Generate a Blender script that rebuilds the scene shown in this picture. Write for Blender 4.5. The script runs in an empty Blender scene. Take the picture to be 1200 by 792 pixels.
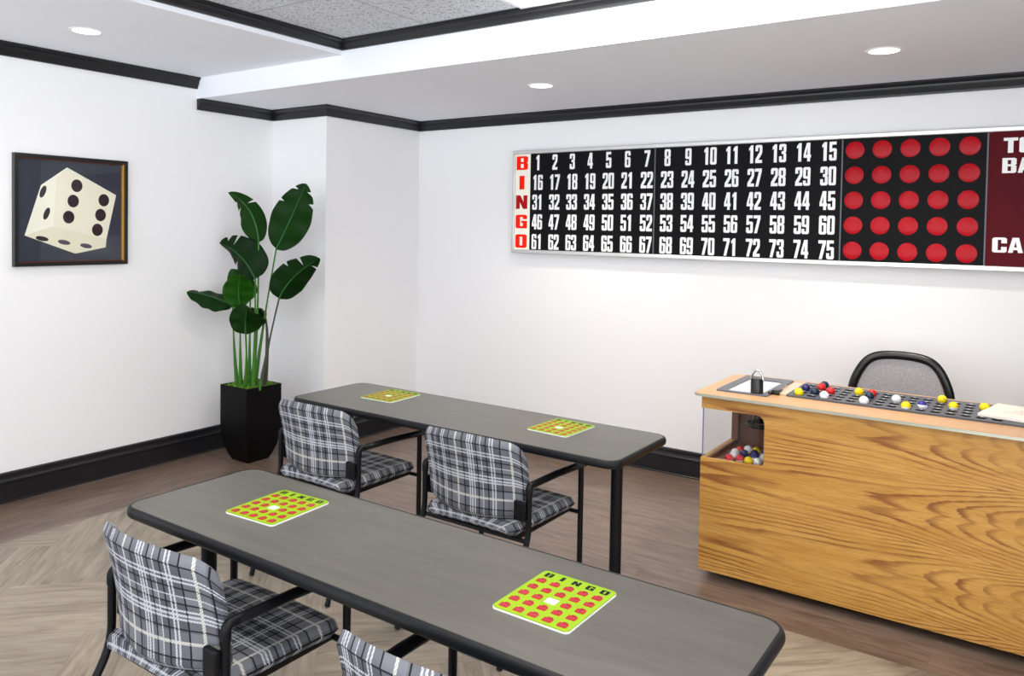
import bpy, bmesh, math, random
from mathutils import Vector, Matrix
from mathutils.geometry import tessellate_polygon
random.seed(7)
C = bpy.context.scene.collection
SC = bpy.context.scene

# ------------------------------------------------------------------ camera
CAMH = 1.59
pitch, roll, yaw = -0.0293234, 0.0172628, -0.601545
F = Vector((math.sin(yaw)*math.cos(pitch), math.cos(yaw)*math.cos(pitch), math.sin(pitch)))
R0 = Vector((math.cos(yaw), -math.sin(yaw), 0)); U0 = R0.cross(F)
R2 = R0*math.cos(roll) + U0*math.sin(roll); U2 = -R0*math.sin(roll) + U0*math.cos(roll)
cd = bpy.data.cameras.new('camera'); cam = bpy.data.objects.new('camera', cd); C.objects.link(cam)
cam.matrix_world = Matrix(((R2.x, U2.x, -F.x, 0), (R2.y, U2.y, -F.y, 0), (R2.z, U2.z, -F.z, CAMH), (0, 0, 0, 1)))
cd.sensor_width = 36; cd.sensor_fit = 'HORIZONTAL'; cd.lens = 922.265/1200*36
cd.shift_y = -(396-294.78)/1200; cd.clip_start = .02
SC.camera = cam

# ------------------------------------------------------------------ light
SC.view_settings.view_transform = 'Standard'; SC.view_settings.look = 'None'
SC.view_settings.exposure = 0.13; SC.view_settings.gamma = 1; SC.view_settings.use_curve_mapping = False
W = bpy.data.worlds.new('daylight'); SC.world = W; W.use_nodes = True
W.node_tree.nodes['Background'].inputs[0].default_value = (.88, .94, 1, 1)
_wn, _wl = W.node_tree.nodes, W.node_tree.links       # hazy sky above; brighter lower half added to light the ceilings
_tc = _wn.new('ShaderNodeTexCoord'); _sx = _wn.new('ShaderNodeSeparateXYZ'); _mr = _wn.new('ShaderNodeMapRange')
_wl.new(_tc.outputs['Generated'], _sx.inputs[0]); _wl.new(_sx.outputs[2], _mr.inputs[0])
_mr.inputs[1].default_value = -.12; _mr.inputs[2].default_value = .08; _mr.inputs[3].default_value = 4.9; _mr.inputs[4].default_value = 1.95
_wl.new(_mr.outputs[0], _wn['Background'].inputs[1])
wl = bpy.data.lights.new('window_daylight', 'AREA'); wl.shape = 'RECTANGLE'; wl.size = 1.5; wl.size_y = 1.3; wl.energy = 16; wl.color = (1, .98, .95)
wo = bpy.data.objects.new('window_daylight', wl); C.objects.link(wo); wo.location = (2.0, -2.3, 2.0)
wo.rotation_euler = (Vector((-4.4, 3.6, 1.1))-Vector(wo.location)).to_track_quat('-Z', 'Y').to_euler()
TROFFER = 12.5
DOWN = 5.0
SPOT = 68.0

# ------------------------------------------------------------------ materials
def mat(name, col, rough=.5, metal=0, spec=.5, **k):
    m = bpy.data.materials.new(name); m.use_nodes = True
    b = m.node_tree.nodes['Principled BSDF']
    b.inputs['Base Color'].default_value = (*col, 1); b.inputs['Roughness'].default_value = rough
    b.inputs['Metallic'].default_value = metal; b.inputs['Specular IOR Level'].default_value = spec
    for kk, v in k.items(): b.inputs[kk].default_value = v
    return m
def s(r, g, b):
    f = lambda c: (c/255/12.92) if c/255 <= .04045 else ((c/255+.055)/1.055)**2.4
    return (f(r), f(g), f(b))
class NT:
    def __init__(self, m): self.t = m.node_tree; self.N = self.t.nodes; self.L = self.t.links; self.b = self.N.get('Principled BSDF')
    def n(self, typ, **k):
        x = self.N.new(typ)
        for a, v in k.items(): setattr(x, a, v)
        return x
    def set(self, sock, v):
        if isinstance(v, bpy.types.NodeSocket): self.L.new(v, sock)
        else: sock.default_value = v
    def math(self, op, a, b=0.0, c=None):
        x = self.n('ShaderNodeMath', operation=op); self.set(x.inputs[0], a); self.set(x.inputs[1], b)
        if c is not None: self.set(x.inputs[2], c)
        return x.outputs[0]
    def mix(self, f, a, b, blend='MIX'):
        x = self.n('ShaderNodeMix', data_type='RGBA', blend_type=blend)
        self.set(x.inputs[0], f)
        for i, v in ((6, a), (7, b)): self.set(x.inputs[i], (*v, 1) if isinstance(v, tuple) and len(v) == 3 else v)
        return x.outputs[2]
    def noise(self, vec, scale, detail=3, rough=.5, dist=0):
        x = self.n('ShaderNodeTexNoise'); self.L.new(vec, x.inputs['Vector'])
        x.inputs['Scale'].default_value = scale; x.inputs['Detail'].default_value = detail
        x.inputs['Roughness'].default_value = rough; x.inputs['Distortion'].default_value = dist
        return x.outputs['Fac']
    def ramp(self, f, stops, interp='LINEAR'):
        x = self.n('ShaderNodeValToRGB'); x.color_ramp.interpolation = interp; self.L.new(f, x.inputs[0])
        e = x.color_ramp.elements
        while len(e) < len(stops): e.new(0.5)
        for i, (p, c) in enumerate(stops):
            e[i].position = p; e[i].color = (*c, 1) if len(c) == 3 else c
        return x.outputs['Color'], x.outputs['Alpha']
    def mapping(self, vec, sc=(1, 1, 1), loc=(0, 0, 0)):
        x = self.n('ShaderNodeMapping'); self.L.new(vec, x.inputs[0]); x.inputs['Scale'].default_value = sc; x.inputs['Location'].default_value = loc
        return x.outputs[0]
    def bump(self, h, strength, dist=.002):
        x = self.n('ShaderNodeBump'); self.set(x.inputs['Height'], h); x.inputs['Strength'].default_value = strength; x.inputs['Distance'].default_value = dist
        self.L.new(x.outputs[0], self.b.inputs['Normal'])
    def obj(self): return self.n('ShaderNodeTexCoord').outputs['Object']
    def uv(self): return self.n('ShaderNodeTexCoord').outputs['UV']
    def sep(self, v):
        x = self.n('ShaderNodeSeparateXYZ'); self.L.new(v, x.inputs[0]); return x.outputs
    def comb(self, a, b, c):
        x = self.n('ShaderNodeCombineXYZ')
        for i, v in enumerate((a, b, c)): self.set(x.inputs[i], v)
        return x.outputs[0]

M = {}
M['wall'] = mat('white wall paint', s(243, 242, 243), .75)
t = NT(M['wall']); t.bump(t.noise(t.obj(), 220, 2), .08, .0006)
M['ceil'] = mat('flat ceiling paint', s(240, 242, 249), .9)
M['trim'] = mat('black satin trim paint', s(27, 27, 30), .3, 0, .4)
M['black'] = mat('black powder coated steel', s(10, 10, 14), .4, 0, .2)
M['blackedge'] = mat('black rubber edge', s(21, 22, 25), .42, 0, .22)
M['pot'] = mat('black planter', s(5, 4, 6), .5, 0, .15)
M['chrome'] = mat('chrome', (.75, .75, .74), .15, 1)
M['alu'] = mat('brushed aluminium', s(214, 214, 212), .35, .75)
M['white'] = mat('white plastic', s(240, 240, 240), .4)
M['cardwhite'] = mat('white card edge', s(240, 240, 240), .5)
M['lime'] = mat('lime green card', s(138, 174, 2), .45, 0, .2)
M['cred'] = mat('red shutter', s(176, 22, 38), .45, 0, .2)
M['credd'] = mat('dark red shutter tab', s(150, 24, 40), .3)
M['ink'] = mat('navy ink', s(8, 10, 30), .6, 0, .1)
M['panel'] = mat('black board panel', s(14, 13, 15), .5, 0, .1)
M['num'] = mat('white numerals', s(250, 250, 250), .4)
M['sred'] = mat('scarlet letters', s(252, 30, 8), .5, 0, .1)
M['dred'] = mat('dark red letter', s(176, 18, 24), .5, 0, .1)
M['cream'] = mat('cream letter strip', s(252, 247, 232), .4)
M['maroon'] = mat('maroon acrylic', s(86, 8, 20), .3, 0, .06)
M['lens'] = mat('red lamp lens', s(178, 12, 28), .28, 0, .15)
M['soil'] = mat('dark soil', s(40, 30, 20), .9)
M['tan'] = mat('tan laminate', s(206, 160, 114), .35)
M['grayframe'] = mat('grey plastic bezel', s(92, 96, 106), .4)
M['rack'] = mat('dark grey ball rack', s(74, 76, 84), .38)
M['hole'] = mat('black socket', s(10, 10, 11), .6)
M['tray'] = mat('pale glass plate', s(212, 212, 212), .12)
M['brown'] = mat('brown stained hopper wood', s(128, 84, 66), .5)
M['bluegrey'] = mat('blue grey pane edge', s(120, 124, 158), .3)
M['edge'] = mat('polished edge strip', s(196, 196, 180), .28, .7)
M['fabricblack'] = mat('black upholstery', s(28, 28, 30), .85)
M['plasticblack'] = mat('glossy black plastic', s(18, 17, 18), .3)
M['ramp'] = mat('beige plastic ramp', s(214, 188, 162), .3)
M['paper'] = mat('cream paper pad', s(236, 226, 214), .7)
M['paperink'] = mat('faint printed lines', s(176, 166, 160), .7)
M['gold'] = mat('gilt frame lining', s(214, 160, 60), .35, .4)
M['copper'] = mat('copper brown frame lining', s(96, 44, 22), .35, .3)
M['artbg'] = mat('black print ground tinted for reflection', s(44, 49, 64), .5)  # blue-grey lift in this colour stands in for the glass reflection
M['die_f'] = mat('die front face ink', s(246, 240, 218), .5)
M['die_l'] = mat('die side face ink', s(252, 248, 230), .5)
M['die_b'] = mat('die under face ink', s(238, 232, 206), .5)
M['pip'] = mat('pip ink', s(36, 22, 28), .5)
M['pip2'] = mat('greyed pip ink', s(74, 66, 78), .5)
M['charcoal'] = mat('charcoal accent wall paint', s(62, 62, 66), .8)
for n, c in dict(yellow=(246, 214, 8), red=(214, 36, 36), navy=(30, 34, 96), teal=(18, 42, 62), ballwhite=(242, 242, 244)).items():
    m = mat(n+' ball', s(*c), .25); M[n] = m
def twotone(c):
    m = mat('two tone ball', s(*c), .25); t = NT(m)
    z = t.sep(t.obj())[2]
    L = t.math('LESS_THAN', z, .004 if c[2] > 100 else -.0035); t.L.new(t.mix(L, s(*c), s(244, 244, 244)), t.b.inputs['Base Color'])
    return m
M['yellowwhite'] = twotone((246, 214, 8)); M['redwhite'] = twotone((206, 40, 60)); M['navywhite'] = twotone((50, 48, 140))
m = mat('clear pane', (1, 1, 1), .02); M['glass'] = m; t = NT(m)
tr = t.n('ShaderNodeBsdfTransparent'); gl = t.n('ShaderNodeBsdfGlossy'); gl.inputs['Roughness'].default_value = .02
fr = t.n('ShaderNodeFresnel'); fr.inputs[0].default_value = 1.45
tr.inputs[0].default_value = (.975, .98, .98, 1)
bf = t.n('ShaderNodeNewGeometry').outputs['Backfacing']; ff = t.math('MULTIPLY', fr.outputs[0], t.math('SUBTRACT', 1.0, bf))
mx = t.n('ShaderNodeMixShader'); t.L.new(ff, mx.inputs[0]); t.L.new(tr.outputs[0], mx.inputs[1]); t.L.new(gl.outputs[0], mx.inputs[2])
t.L.new(mx.outputs[0], t.N['Material Output'].inputs[0])
def emis(name, col, st):
    m = bpy.data.materials.new(name); m.use_nodes = True; t = NT(m)
    e = t.n('ShaderNodeEmission'); e.inputs[0].default_value = (*col, 1); e.inputs[1].default_value = st
    t.L.new(e.outputs[0], t.N['Material Output'].inputs[0]); return m
M['troffer'] = emis('warm troffer diffuser', (1, .96, .91), TROFFER)
M['down'] = emis('warm downlight lens', (1, .92, .82), DOWN)

# acoustic tile: pitted
m = mat('pitted acoustic tile', s(208, 208, 206), .95); M['tile'] = m; M['tilebar'] = mat('ceiling grid bar', s(176, 178, 182), .7); t = NT(m); o = t.obj()
v = t.n('ShaderNodeTexNoise'); t.L.new(t.mapping(o, (1, 1, 1)), v.inputs['Vector']); v.inputs['Scale'].default_value = 85; v.inputs['Detail'].default_value = 3; v.inputs['Distortion'].default_value = 1.2
c_, _ = t.ramp(v.outputs['Fac'], [(.36, s(128, 130, 136)), (.47, s(222, 224, 230))])
t.L.new(c_, t.b.inputs['Base Color']); t.bump(v.outputs['Fac'], .8, .004)

# tabletop laminate: grey brown with soft streaks along x
m = mat('grey woodgrain laminate', s(118, 112, 104), .3); M['lam'] = m; t = NT(m); o = t.obj()
f = t.noise(t.mapping(o, (1.6, 14, 14)), 2.2, 5, .6, .6)
c_, _ = t.ramp(f, [(.3, s(80, 77, 70)), (.7, s(94, 91, 84))])
t.L.new(c_, t.b.inputs['Base Color']); t.bump(f, .1, .001)

# golden oak veneer, cathedral figure along x
m = mat('golden oak veneer', s(205, 150, 75), .38); M['oak'] = m; t = NT(m); o = t.obj(); X, Y, Z = t.sep(o)
warp = t.noise(t.mapping(o, (1.2, 1.2, 5)), 1.6, 2, .5)
warp = t.math('MULTIPLY', t.math('SUBTRACT', warp, .5), .045)
zz = t.math('ADD', Z, warp)
zz = t.math('PINGPONG', t.math('ADD', zz, 9.72), .142)
zz = t.math('SUBTRACT', zz, .03)
dx = t.math('ADD', t.math('MULTIPLY', t.math('SUBTRACT', 1.1, t.math('SMOOTH_MAX', X, -.42, .25)), .085), t.math('MULTIPLY', X, -.012))
Rr = t.math('SQRT', t.math('ADD', t.math('MULTIPLY', zz, zz), t.math('MULTIPLY', dx, dx)))
fine = t.noise(t.mapping(o, (3, 3, 60)), 2.0, 3, .6)
ph = t.math('ADD', t.math('MULTIPLY', Rr, 115), t.math('MULTIPLY', fine, .5))
band = t.math('FRACT', ph)
line, _ = t.ramp(band, [(0, (0, 0, 0)), (.55, (.05, .05, .05)), (.8, (.9, .9, .9)), (.93, (1, 1, 1)), (1, (0, 0, 0))])
mod, _ = t.ramp(t.noise(t.mapping(o, (2.2, 2.2, 9)), 1.3, 2), [(.38, (.22, .22, .22)), (.62, (1, 1, 1))])
base, _ = t.ramp(t.noise(t.mapping(o, (1.4, 1.4, 12)), 2, 3), [(.3, s(184, 134, 58)), (.7, s(199, 151, 76))])
col = t.mix(t.math('MULTIPLY', line, mod), base, s(128, 74, 28))
pore, _ = t.ramp(t.noise(t.mapping(o, (6, 6, 120)), 2.0, 3, .75), [(.48, (0, 0, 0)), (.60, (1, 1, 1))])
col = t.mix(t.math('MULTIPLY', pore, .42), col, s(150, 96, 42))
t.L.new(col, t.b.inputs['Base Color'])

# planks: UV.x along plank (m), UV.y across (m), colour attribute 'tone'
def plankmat(name, c1, c2, c3, dark, seam, rough=.4):
    m = mat(name, c1, rough); t = NT(m); u = t.uv()
    at = t.n('ShaderNodeAttribute', attribute_name='tone'); tone = t.sep(at.outputs['Color'])
    uu = t.sep(u); off = t.math('MULTIPLY', tone[0], 37.0)
    p = t.comb(t.math('ADD', uu[0], off), uu[1], off)
    g1 = t.noise(t.mapping(p, (1.5, 11, 1)), 2.0, 5, .62, .9)
    g2 = t.noise(t.mapping(p, (3.5, 60, 1)), 2.0, 3, .6, .3)
    c_, _ = t.ramp(g1, [(.28, dark), (.42, c1), (.56, c2), (.75, c3)])
    d, _ = t.ramp(g2, [(.3, (1, 1, 1)), (.5, (0, 0, 0))])
    c_ = t.mix(t.math('MULTIPLY', d, .35), c_, dark)
    br = t.math('ADD', .9, t.math('MULTIPLY', tone[1], .2))
    c_ = t.mix(1.0, c_, t.comb(br, br, br), 'MULTIPLY')
    # seams: attribute z stores plank width
    w = t.math('MULTIPLY', tone[2], 1.0)
    e = t.math('MINIMUM', uu[1], t.math('SUBTRACT', w, uu[1]))
    sm = t.math('LESS_THAN', e, .0016)
    c_ = t.mix(t.math('MULTIPLY', sm, .45), c_, seam)
    t.L.new(c_, t.b.inputs['Base Color']); t.bump(g2, .12, .001)
    return m
M['light'] = plankmat('pale oak planks', s(138, 126, 111), s(153, 141, 125), s(165, 153, 137), s(104, 94, 82), s(118, 102, 84))
M['dark'] = plankmat('walnut brown planks', s(108, 90, 78), s(124, 105, 92), s(138, 118, 105), s(84, 67, 56), s(64, 50, 42), .32)

# plaid upholstery in UV metres
def plaid(name, base, base2, hi, cream):
    m = mat(name, base, .9); t = NT(m); uu = t.sep(t.uv())
    U, V = uu[0], uu[1]
    blk = (.012, .012, .016)
    P = .245
    fu = t.math('FRACT', t.math('DIVIDE', U, P)); fv = t.math('FRACT', t.math('DIVIDE', t.math('ADD', V, 1.0), P))
    seq = [(0, cream, .94), (.034, base, 0), (.13, base2, 0), (.150, blk, 1), (.17, base2, 0), (.255, hi, .9), (.28, base, 0), (.30, hi, .9), (.325, base2, 0), (.35, hi, .9), (.372, base2, 0),
           (.428, blk, 1), (.448, base, 0), (.51, hi, .8), (.524, base2, 0), (.60, blk, 1), (.618, base2, 0), (.67, hi, .9), (.695, base2, 0), (.715, hi, .9), (.74, base2, 0), (.80, base2, 0), (.84, blk, 1), (.86, base, 0)]
    def rr(f):
        return t.ramp(f, [(p, (*c, 1.0)) for p, c, a in seq], 'CONSTANT')[0], t.ramp(f, [(p, (a, a, a, 1)) for p, c, a in seq], 'CONSTANT')[0]
    cu, au = rr(fu); cv, av = rr(fv)
    tw = t.math('GREATER_THAN', t.math('FRACT', t.math('MULTIPLY', t.math('ADD', U, V), 130)), .5)
    tw2 = t.math('GREATER_THAN', t.math('FRACT', t.math('MULTIPLY', t.math('SUBTRACT', U, V), 130)), .3)
    # base: mix both
    c0 = t.mix(.5, cu, cv, 'MIX')
    c0 = t.mix(0.0, c0, base)
    b0 = t.mix(.5, t.mix(au, cu, base), t.mix(av, cv, base))
    b1 = t.mix(.5, t.mix(au, cu, (0, 0, 0)), (0, 0, 0))
    under = t.mix(.5, t.ramp(fu, [(p, (*(c if a == 0 else base), 1.0)) for p, c, a in seq], 'CONSTANT')[0], t.ramp(fv, [(p, (*(c if a == 0 else base), 1.0)) for p, c, a in seq], 'CONSTANT')[0])
    k1 = t.math('MULTIPLY', au, t.math('ADD', .35, t.math('MULTIPLY', tw2, .6)))
    k2 = t.math('MULTIPLY', av, t.math('ADD', .35, t.math('MULTIPLY', tw2, .6)))
    k1 = t.math('MAXIMUM', k1, t.math('GREATER_THAN', au, .97)); k2 = t.math('MAXIMUM', k2, t.math('MULTIPLY', t.math('GREATER_THAN', av, .97), .9))
    col = t.mix(k1, under, cu)
    both = t.math('MULTIPLY', k2, t.math('SUBTRACT', 1.0, t.math('MULTIPLY', au, t.math('MULTIPLY', tw, 1.0))))
    col = t.mix(both, col, cv)
    t.L.new(col, t.b.inputs['Base Color']); t.b.inputs['Specular IOR Level'].default_value = .15
    return m
M['plaid'] = plaid('grey plaid upholstery', s(112, 114, 121), s(84, 85, 91), s(196, 199, 207), s(200, 197, 188))

m = mat('banana leaf', s(20, 62, 14), .42, 0, .22); M['leaf'] = m; t = NT(m); uu = t.sep(t.uv())
w = t.math('FRACT', t.math('MULTIPLY', t.math('ADD', uu[1], t.math('MULTIPLY', uu[0], .35)), 42))
t.bump(w, .25, .002)
g = t.noise(t.obj(), 6, 2); at = t.n('ShaderNodeAttribute', attribute_name='tone'); tone = t.sep(at.outputs['Color'])
c_ = t.mix(tone[0], s(10, 50, 12), s(52, 122, 18)); c_ = t.mix(t.math('MULTIPLY', g, .4), c_, s(8, 32, 8))
t.L.new(c_, t.b.inputs['Base Color'])
M['stem'] = mat('green stem', s(62, 118, 38), .5, 0, .3); M['stemdark'] = mat('dark woody stem', s(62, 66, 50), .5)
M['midrib'] = mat('pale midrib', s(48, 104, 48), .45, 0, .3)
m = mat('moss', s(72, 118, 22), .95); M['moss'] = m; t = NT(m)
c_, _ = t.ramp(t.noise(t.obj(), 90, 3), [(.35, s(34, 70, 8)), (.65, s(112, 158, 30))]); t.L.new(c_, t.b.inputs['Base Color'])
m = mat('grey mesh fabric', s(160, 156, 160), .8); M['mesh'] = m; t = NT(m); o = t.obj()
wv = t.n('ShaderNodeTexVoronoi'); t.L.new(o, wv.inputs['Vector']); wv.inputs['Scale'].default_value = 260
c_, _ = t.ramp(wv.outputs['Distance'], [(.2, s(128, 125, 130)), (.6, s(172, 168, 172))]); t.L.new(c_, t.b.inputs['Base Color'])
t.b.inputs['Alpha'].default_value = .88

# ------------------------------------------------------------------ mesh helpers
def link(name, bm, ms, parent=None, smooth=False, auto=None):
    me = bpy.data.meshes.new(name)
    bmesh.ops.recalc_face_normals(bm, faces=bm.faces[:]) if auto != 'keep' else None
    bm.to_mesh(me); bm.free()
    for m in (ms if isinstance(ms, (list, tuple)) else [ms]): me.materials.append(M[m] if isinstance(m, str) else m)
    o = bpy.data.objects.new(name, me); C.objects.link(o)
    if smooth:
        for p in me.polygons: p.use_smooth = True
        if smooth != 'all': me.set_sharp_from_angle(angle=math.radians(38))
    if parent: o.parent = parent
    return o
def tag(o, label=None, cat=None, group=None, kind=None):
    if label: o['label'] = label
    if cat: o['category'] = cat
    if group: o['group'] = group
    if kind: o['kind'] = kind
    return o
def thing(name, label, cat, loc=(0, 0, 0), rz=0, group=None):
    o = bpy.data.objects.new(name, None); C.objects.link(o); o.location = loc; o.rotation_euler = (0, 0, rz); o.empty_display_size = .1
    return tag(o, label, cat, group)
def struct(name, bm, m, smooth=False):
    return tag(link(name, bm, m, smooth=smooth), kind='structure')
def copy_tree(o, parent=None, src=None):
    c = o.copy(); C.objects.link(c); c.parent = parent
    for ch in [x for x in ALLCH(o)]: copy_tree(ch, c)
    return c
def ALLCH(o): return [x for x in bpy.data.objects if x.parent is o]
def B(): return bmesh.new()
def box(bm, x0, x1, y0, y1, z0, z1, bev=0, mi=0):
    r = bmesh.ops.create_cube(bm, size=1)
    vs = r['verts']
    for v in vs: v.co = Vector(((x0+x1)/2+v.co.x*(x1-x0), (y0+y1)/2+v.co.y*(y1-y0), (z0+z1)/2+v.co.z*(z1-z0)))
    fs = list({f for v in vs for f in v.link_faces})
    if bev:
        es = list({e for v in vs for e in v.link_edges})
        rr = bmesh.ops.bevel(bm, geom=es, offset=bev, segments=2, affect='EDGES', profile=.5)
        fs = rr['faces']
    for f in fs: f.material_index = mi
    return vs
def rrect(x0, x1, y0, y1, r, n=6, rs=None):
    rs = rs or (r, r, r, r); out = []
    for (cx, cy, a0), q in zip(((x1, y1, 0), (x0, y1, 90), (x0, y0, 180), (x1, y0, 270)), rs):
        sx = 1 if cx == x1 else -1; sy = 1 if cy == y1 else -1
        ox, oy = cx-sx*q, cy-sy*q
        if q <= 1e-6: out.append((cx, cy)); continue
        for k in range(n+1):
            a = math.radians(a0+90*k/n); out.append((ox+q*math.cos(a), oy+q*math.sin(a)))
    return out
def prism(bm, poly, a, b, axis='z', mi=0, holes=()):
    """extrude 2D polygon (+holes) between a and b along axis; polygon coords map to the other two axes in xyz order"""
    def P(p, t):
        return {'z': Vector((p[0], p[1], t)), 'y': Vector((p[0], t, p[1])), 'x': Vector((t, p[0], p[1]))}[axis]
    loops = [list(poly)] + [list(h) for h in holes]
    flat = [p for l in loops for p in l]
    tris = tessellate_polygon([[Vector((p[0], p[1], 0)) for p in l] for l in loops]) if (holes or True) else None
    va = [bm.verts.new(P(p, a)) for p in flat]; vb = [bm.verts.new(P(p, b)) for p in flat] if abs(b-a) > 1e-9 else None
    for t3 in tris:
        try:
            bm.faces.new([va[i] for i in t3]).material_index = mi
            if vb: bm.faces.new([vb[i] for i in reversed(t3)]).material_index = mi
        except ValueError: pass
    if vb:
        k = 0
        for l in loops:
            n = len(l)
            for i in range(n):
                j = (i+1) % n
                bm.faces.new((va[k+i], va[k+j], vb[k+j], vb[k+i])).material_index = mi
            k += n
def tube(bm, pts, r, n=10, cap=True, mi=0, flat=None, up=None):
    """r scalar or list; flat=(rx, ry) ellipse radii with ry along up"""
    pts = [Vector(p) for p in pts]; N = len(pts); rings = []
    rs = r if isinstance(r, (list, tuple)) else [r]*N
    prev = None
    for i, p in enumerate(pts):
        d = ((pts[i+1]-p).normalized() if i < N-1 else Vector()) + ((p-pts[i-1]).normalized() if i > 0 else Vector())
        d.normalize()
        if prev is None:
            u = Vector(up) if up else (Vector((0, 0, 1)) if abs(d.z) < .9 else Vector((0, 1, 0)))
            a = (u - d*u.dot(d)).normalized()
        else: a = (prev - d*prev.dot(d)).normalized()
        prev = a; b = d.cross(a)
        fx, fy = flat if flat else (1, 1)
        rings.append([bm.verts.new(p + (a*math.sin(2*math.pi*k/n)*fy + b*math.cos(2*math.pi*k/n)*fx)*rs[i]) for k in range(n)])
    for i in range(N-1):
        for k in range(n): bm.faces.new((rings[i][k], rings[i][(k+1) % n], rings[i+1][(k+1) % n], rings[i+1][k])).material_index = mi
    if cap:
        bm.faces.new(rings[0][::-1]).material_index = mi; bm.faces.new(rings[-1]).material_index = mi
def arc_path(pts, r, n=5):
    """round the corners of a polyline"""
    pts = [Vector(p) for p in pts]; out = [pts[0]]
    for i in range(1, len(pts)-1):
        a, b, c = pts[i-1], pts[i], pts[i+1]; d1 = (a-b).normalized(); d2 = (c-b).normalized()
        q = min(r, (a-b).length*.49, (c-b).length*.49)
        for k in range(n+1):
            u = k/n; out.append((b+d1*q)*(1-u)**2 + b*2*u*(1-u) + (b+d2*q)*u*u)
    out.append(pts[-1]); return out
def lathe(bm, prof, n=24, c=(0, 0, 0), mi=0):
    rings = []
    for r, z in prof:
        rings.append([bm.verts.new((c[0]+r*math.cos(2*math.pi*k/n), c[1]+r*math.sin(2*math.pi*k/n), c[2]+z)) for k in range(n)] if r > 1e-6 else [bm.verts.new((c[0], c[1], c[2]+z))])
    for i in range(len(rings)-1):
        A, Bq = rings[i], rings[i+1]
        for k in range(n):
            q = [A[k % len(A)], A[(k+1) % len(A)], Bq[(k+1) % len(Bq)], Bq[k % len(Bq)]]
            u = []
            for v in q:
                if v not in u: u.append(v)
            if len(u) > 2: bm.faces.new(u).material_index = mi
def sphere(bm, c, r, sz=1, mi=0, u=20, v=12):
    x = bmesh.ops.create_uvsphere(bm, u_segments=u, v_segments=v, radius=r)
    for w in x['verts']: w.co = Vector(c)+Vector((w.co.x, w.co.y, w.co.z*sz))
    for f in {f for w in x['verts'] for f in w.link_faces}: f.material_index = mi
def sweep(bm, path, prof, segs=None, side=1):
    """mitred moulding along a horizontal polyline; prof = [(offset from wall, z)]; room lies to the right of travel for side=1"""
    P = [Vector((p[0], p[1], 0)) for p in path]; N = len(P); secs = []
    for i in range(N):
        d1 = (P[i]-P[i-1]).normalized() if i else None; d2 = (P[i+1]-P[i]).normalized() if i < N-1 else None
        nr = lambda d: Vector((d.y, -d.x, 0))*side
        if d1 is None: m = nr(d2)
        elif d2 is None: m = nr(d1)
        else:
            a, b = nr(d1), nr(d2); m = (a+b)/(1+a.dot(b))
        secs.append([P[i]+m*o+Vector((0, 0, z)) for o, z in prof])
    for i in (segs if segs is not None else range(N-1)):
        A = [bm.verts.new(v) for v in secs[i]]; Bv = [bm.verts.new(v) for v in secs[i+1]]; n = len(A)
        for k in range(n): bm.faces.new((A[k], A[(k+1) % n], Bv[(k+1) % n], Bv[k]))
        bm.faces.new(A[::-1]); bm.faces.new(Bv)

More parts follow.
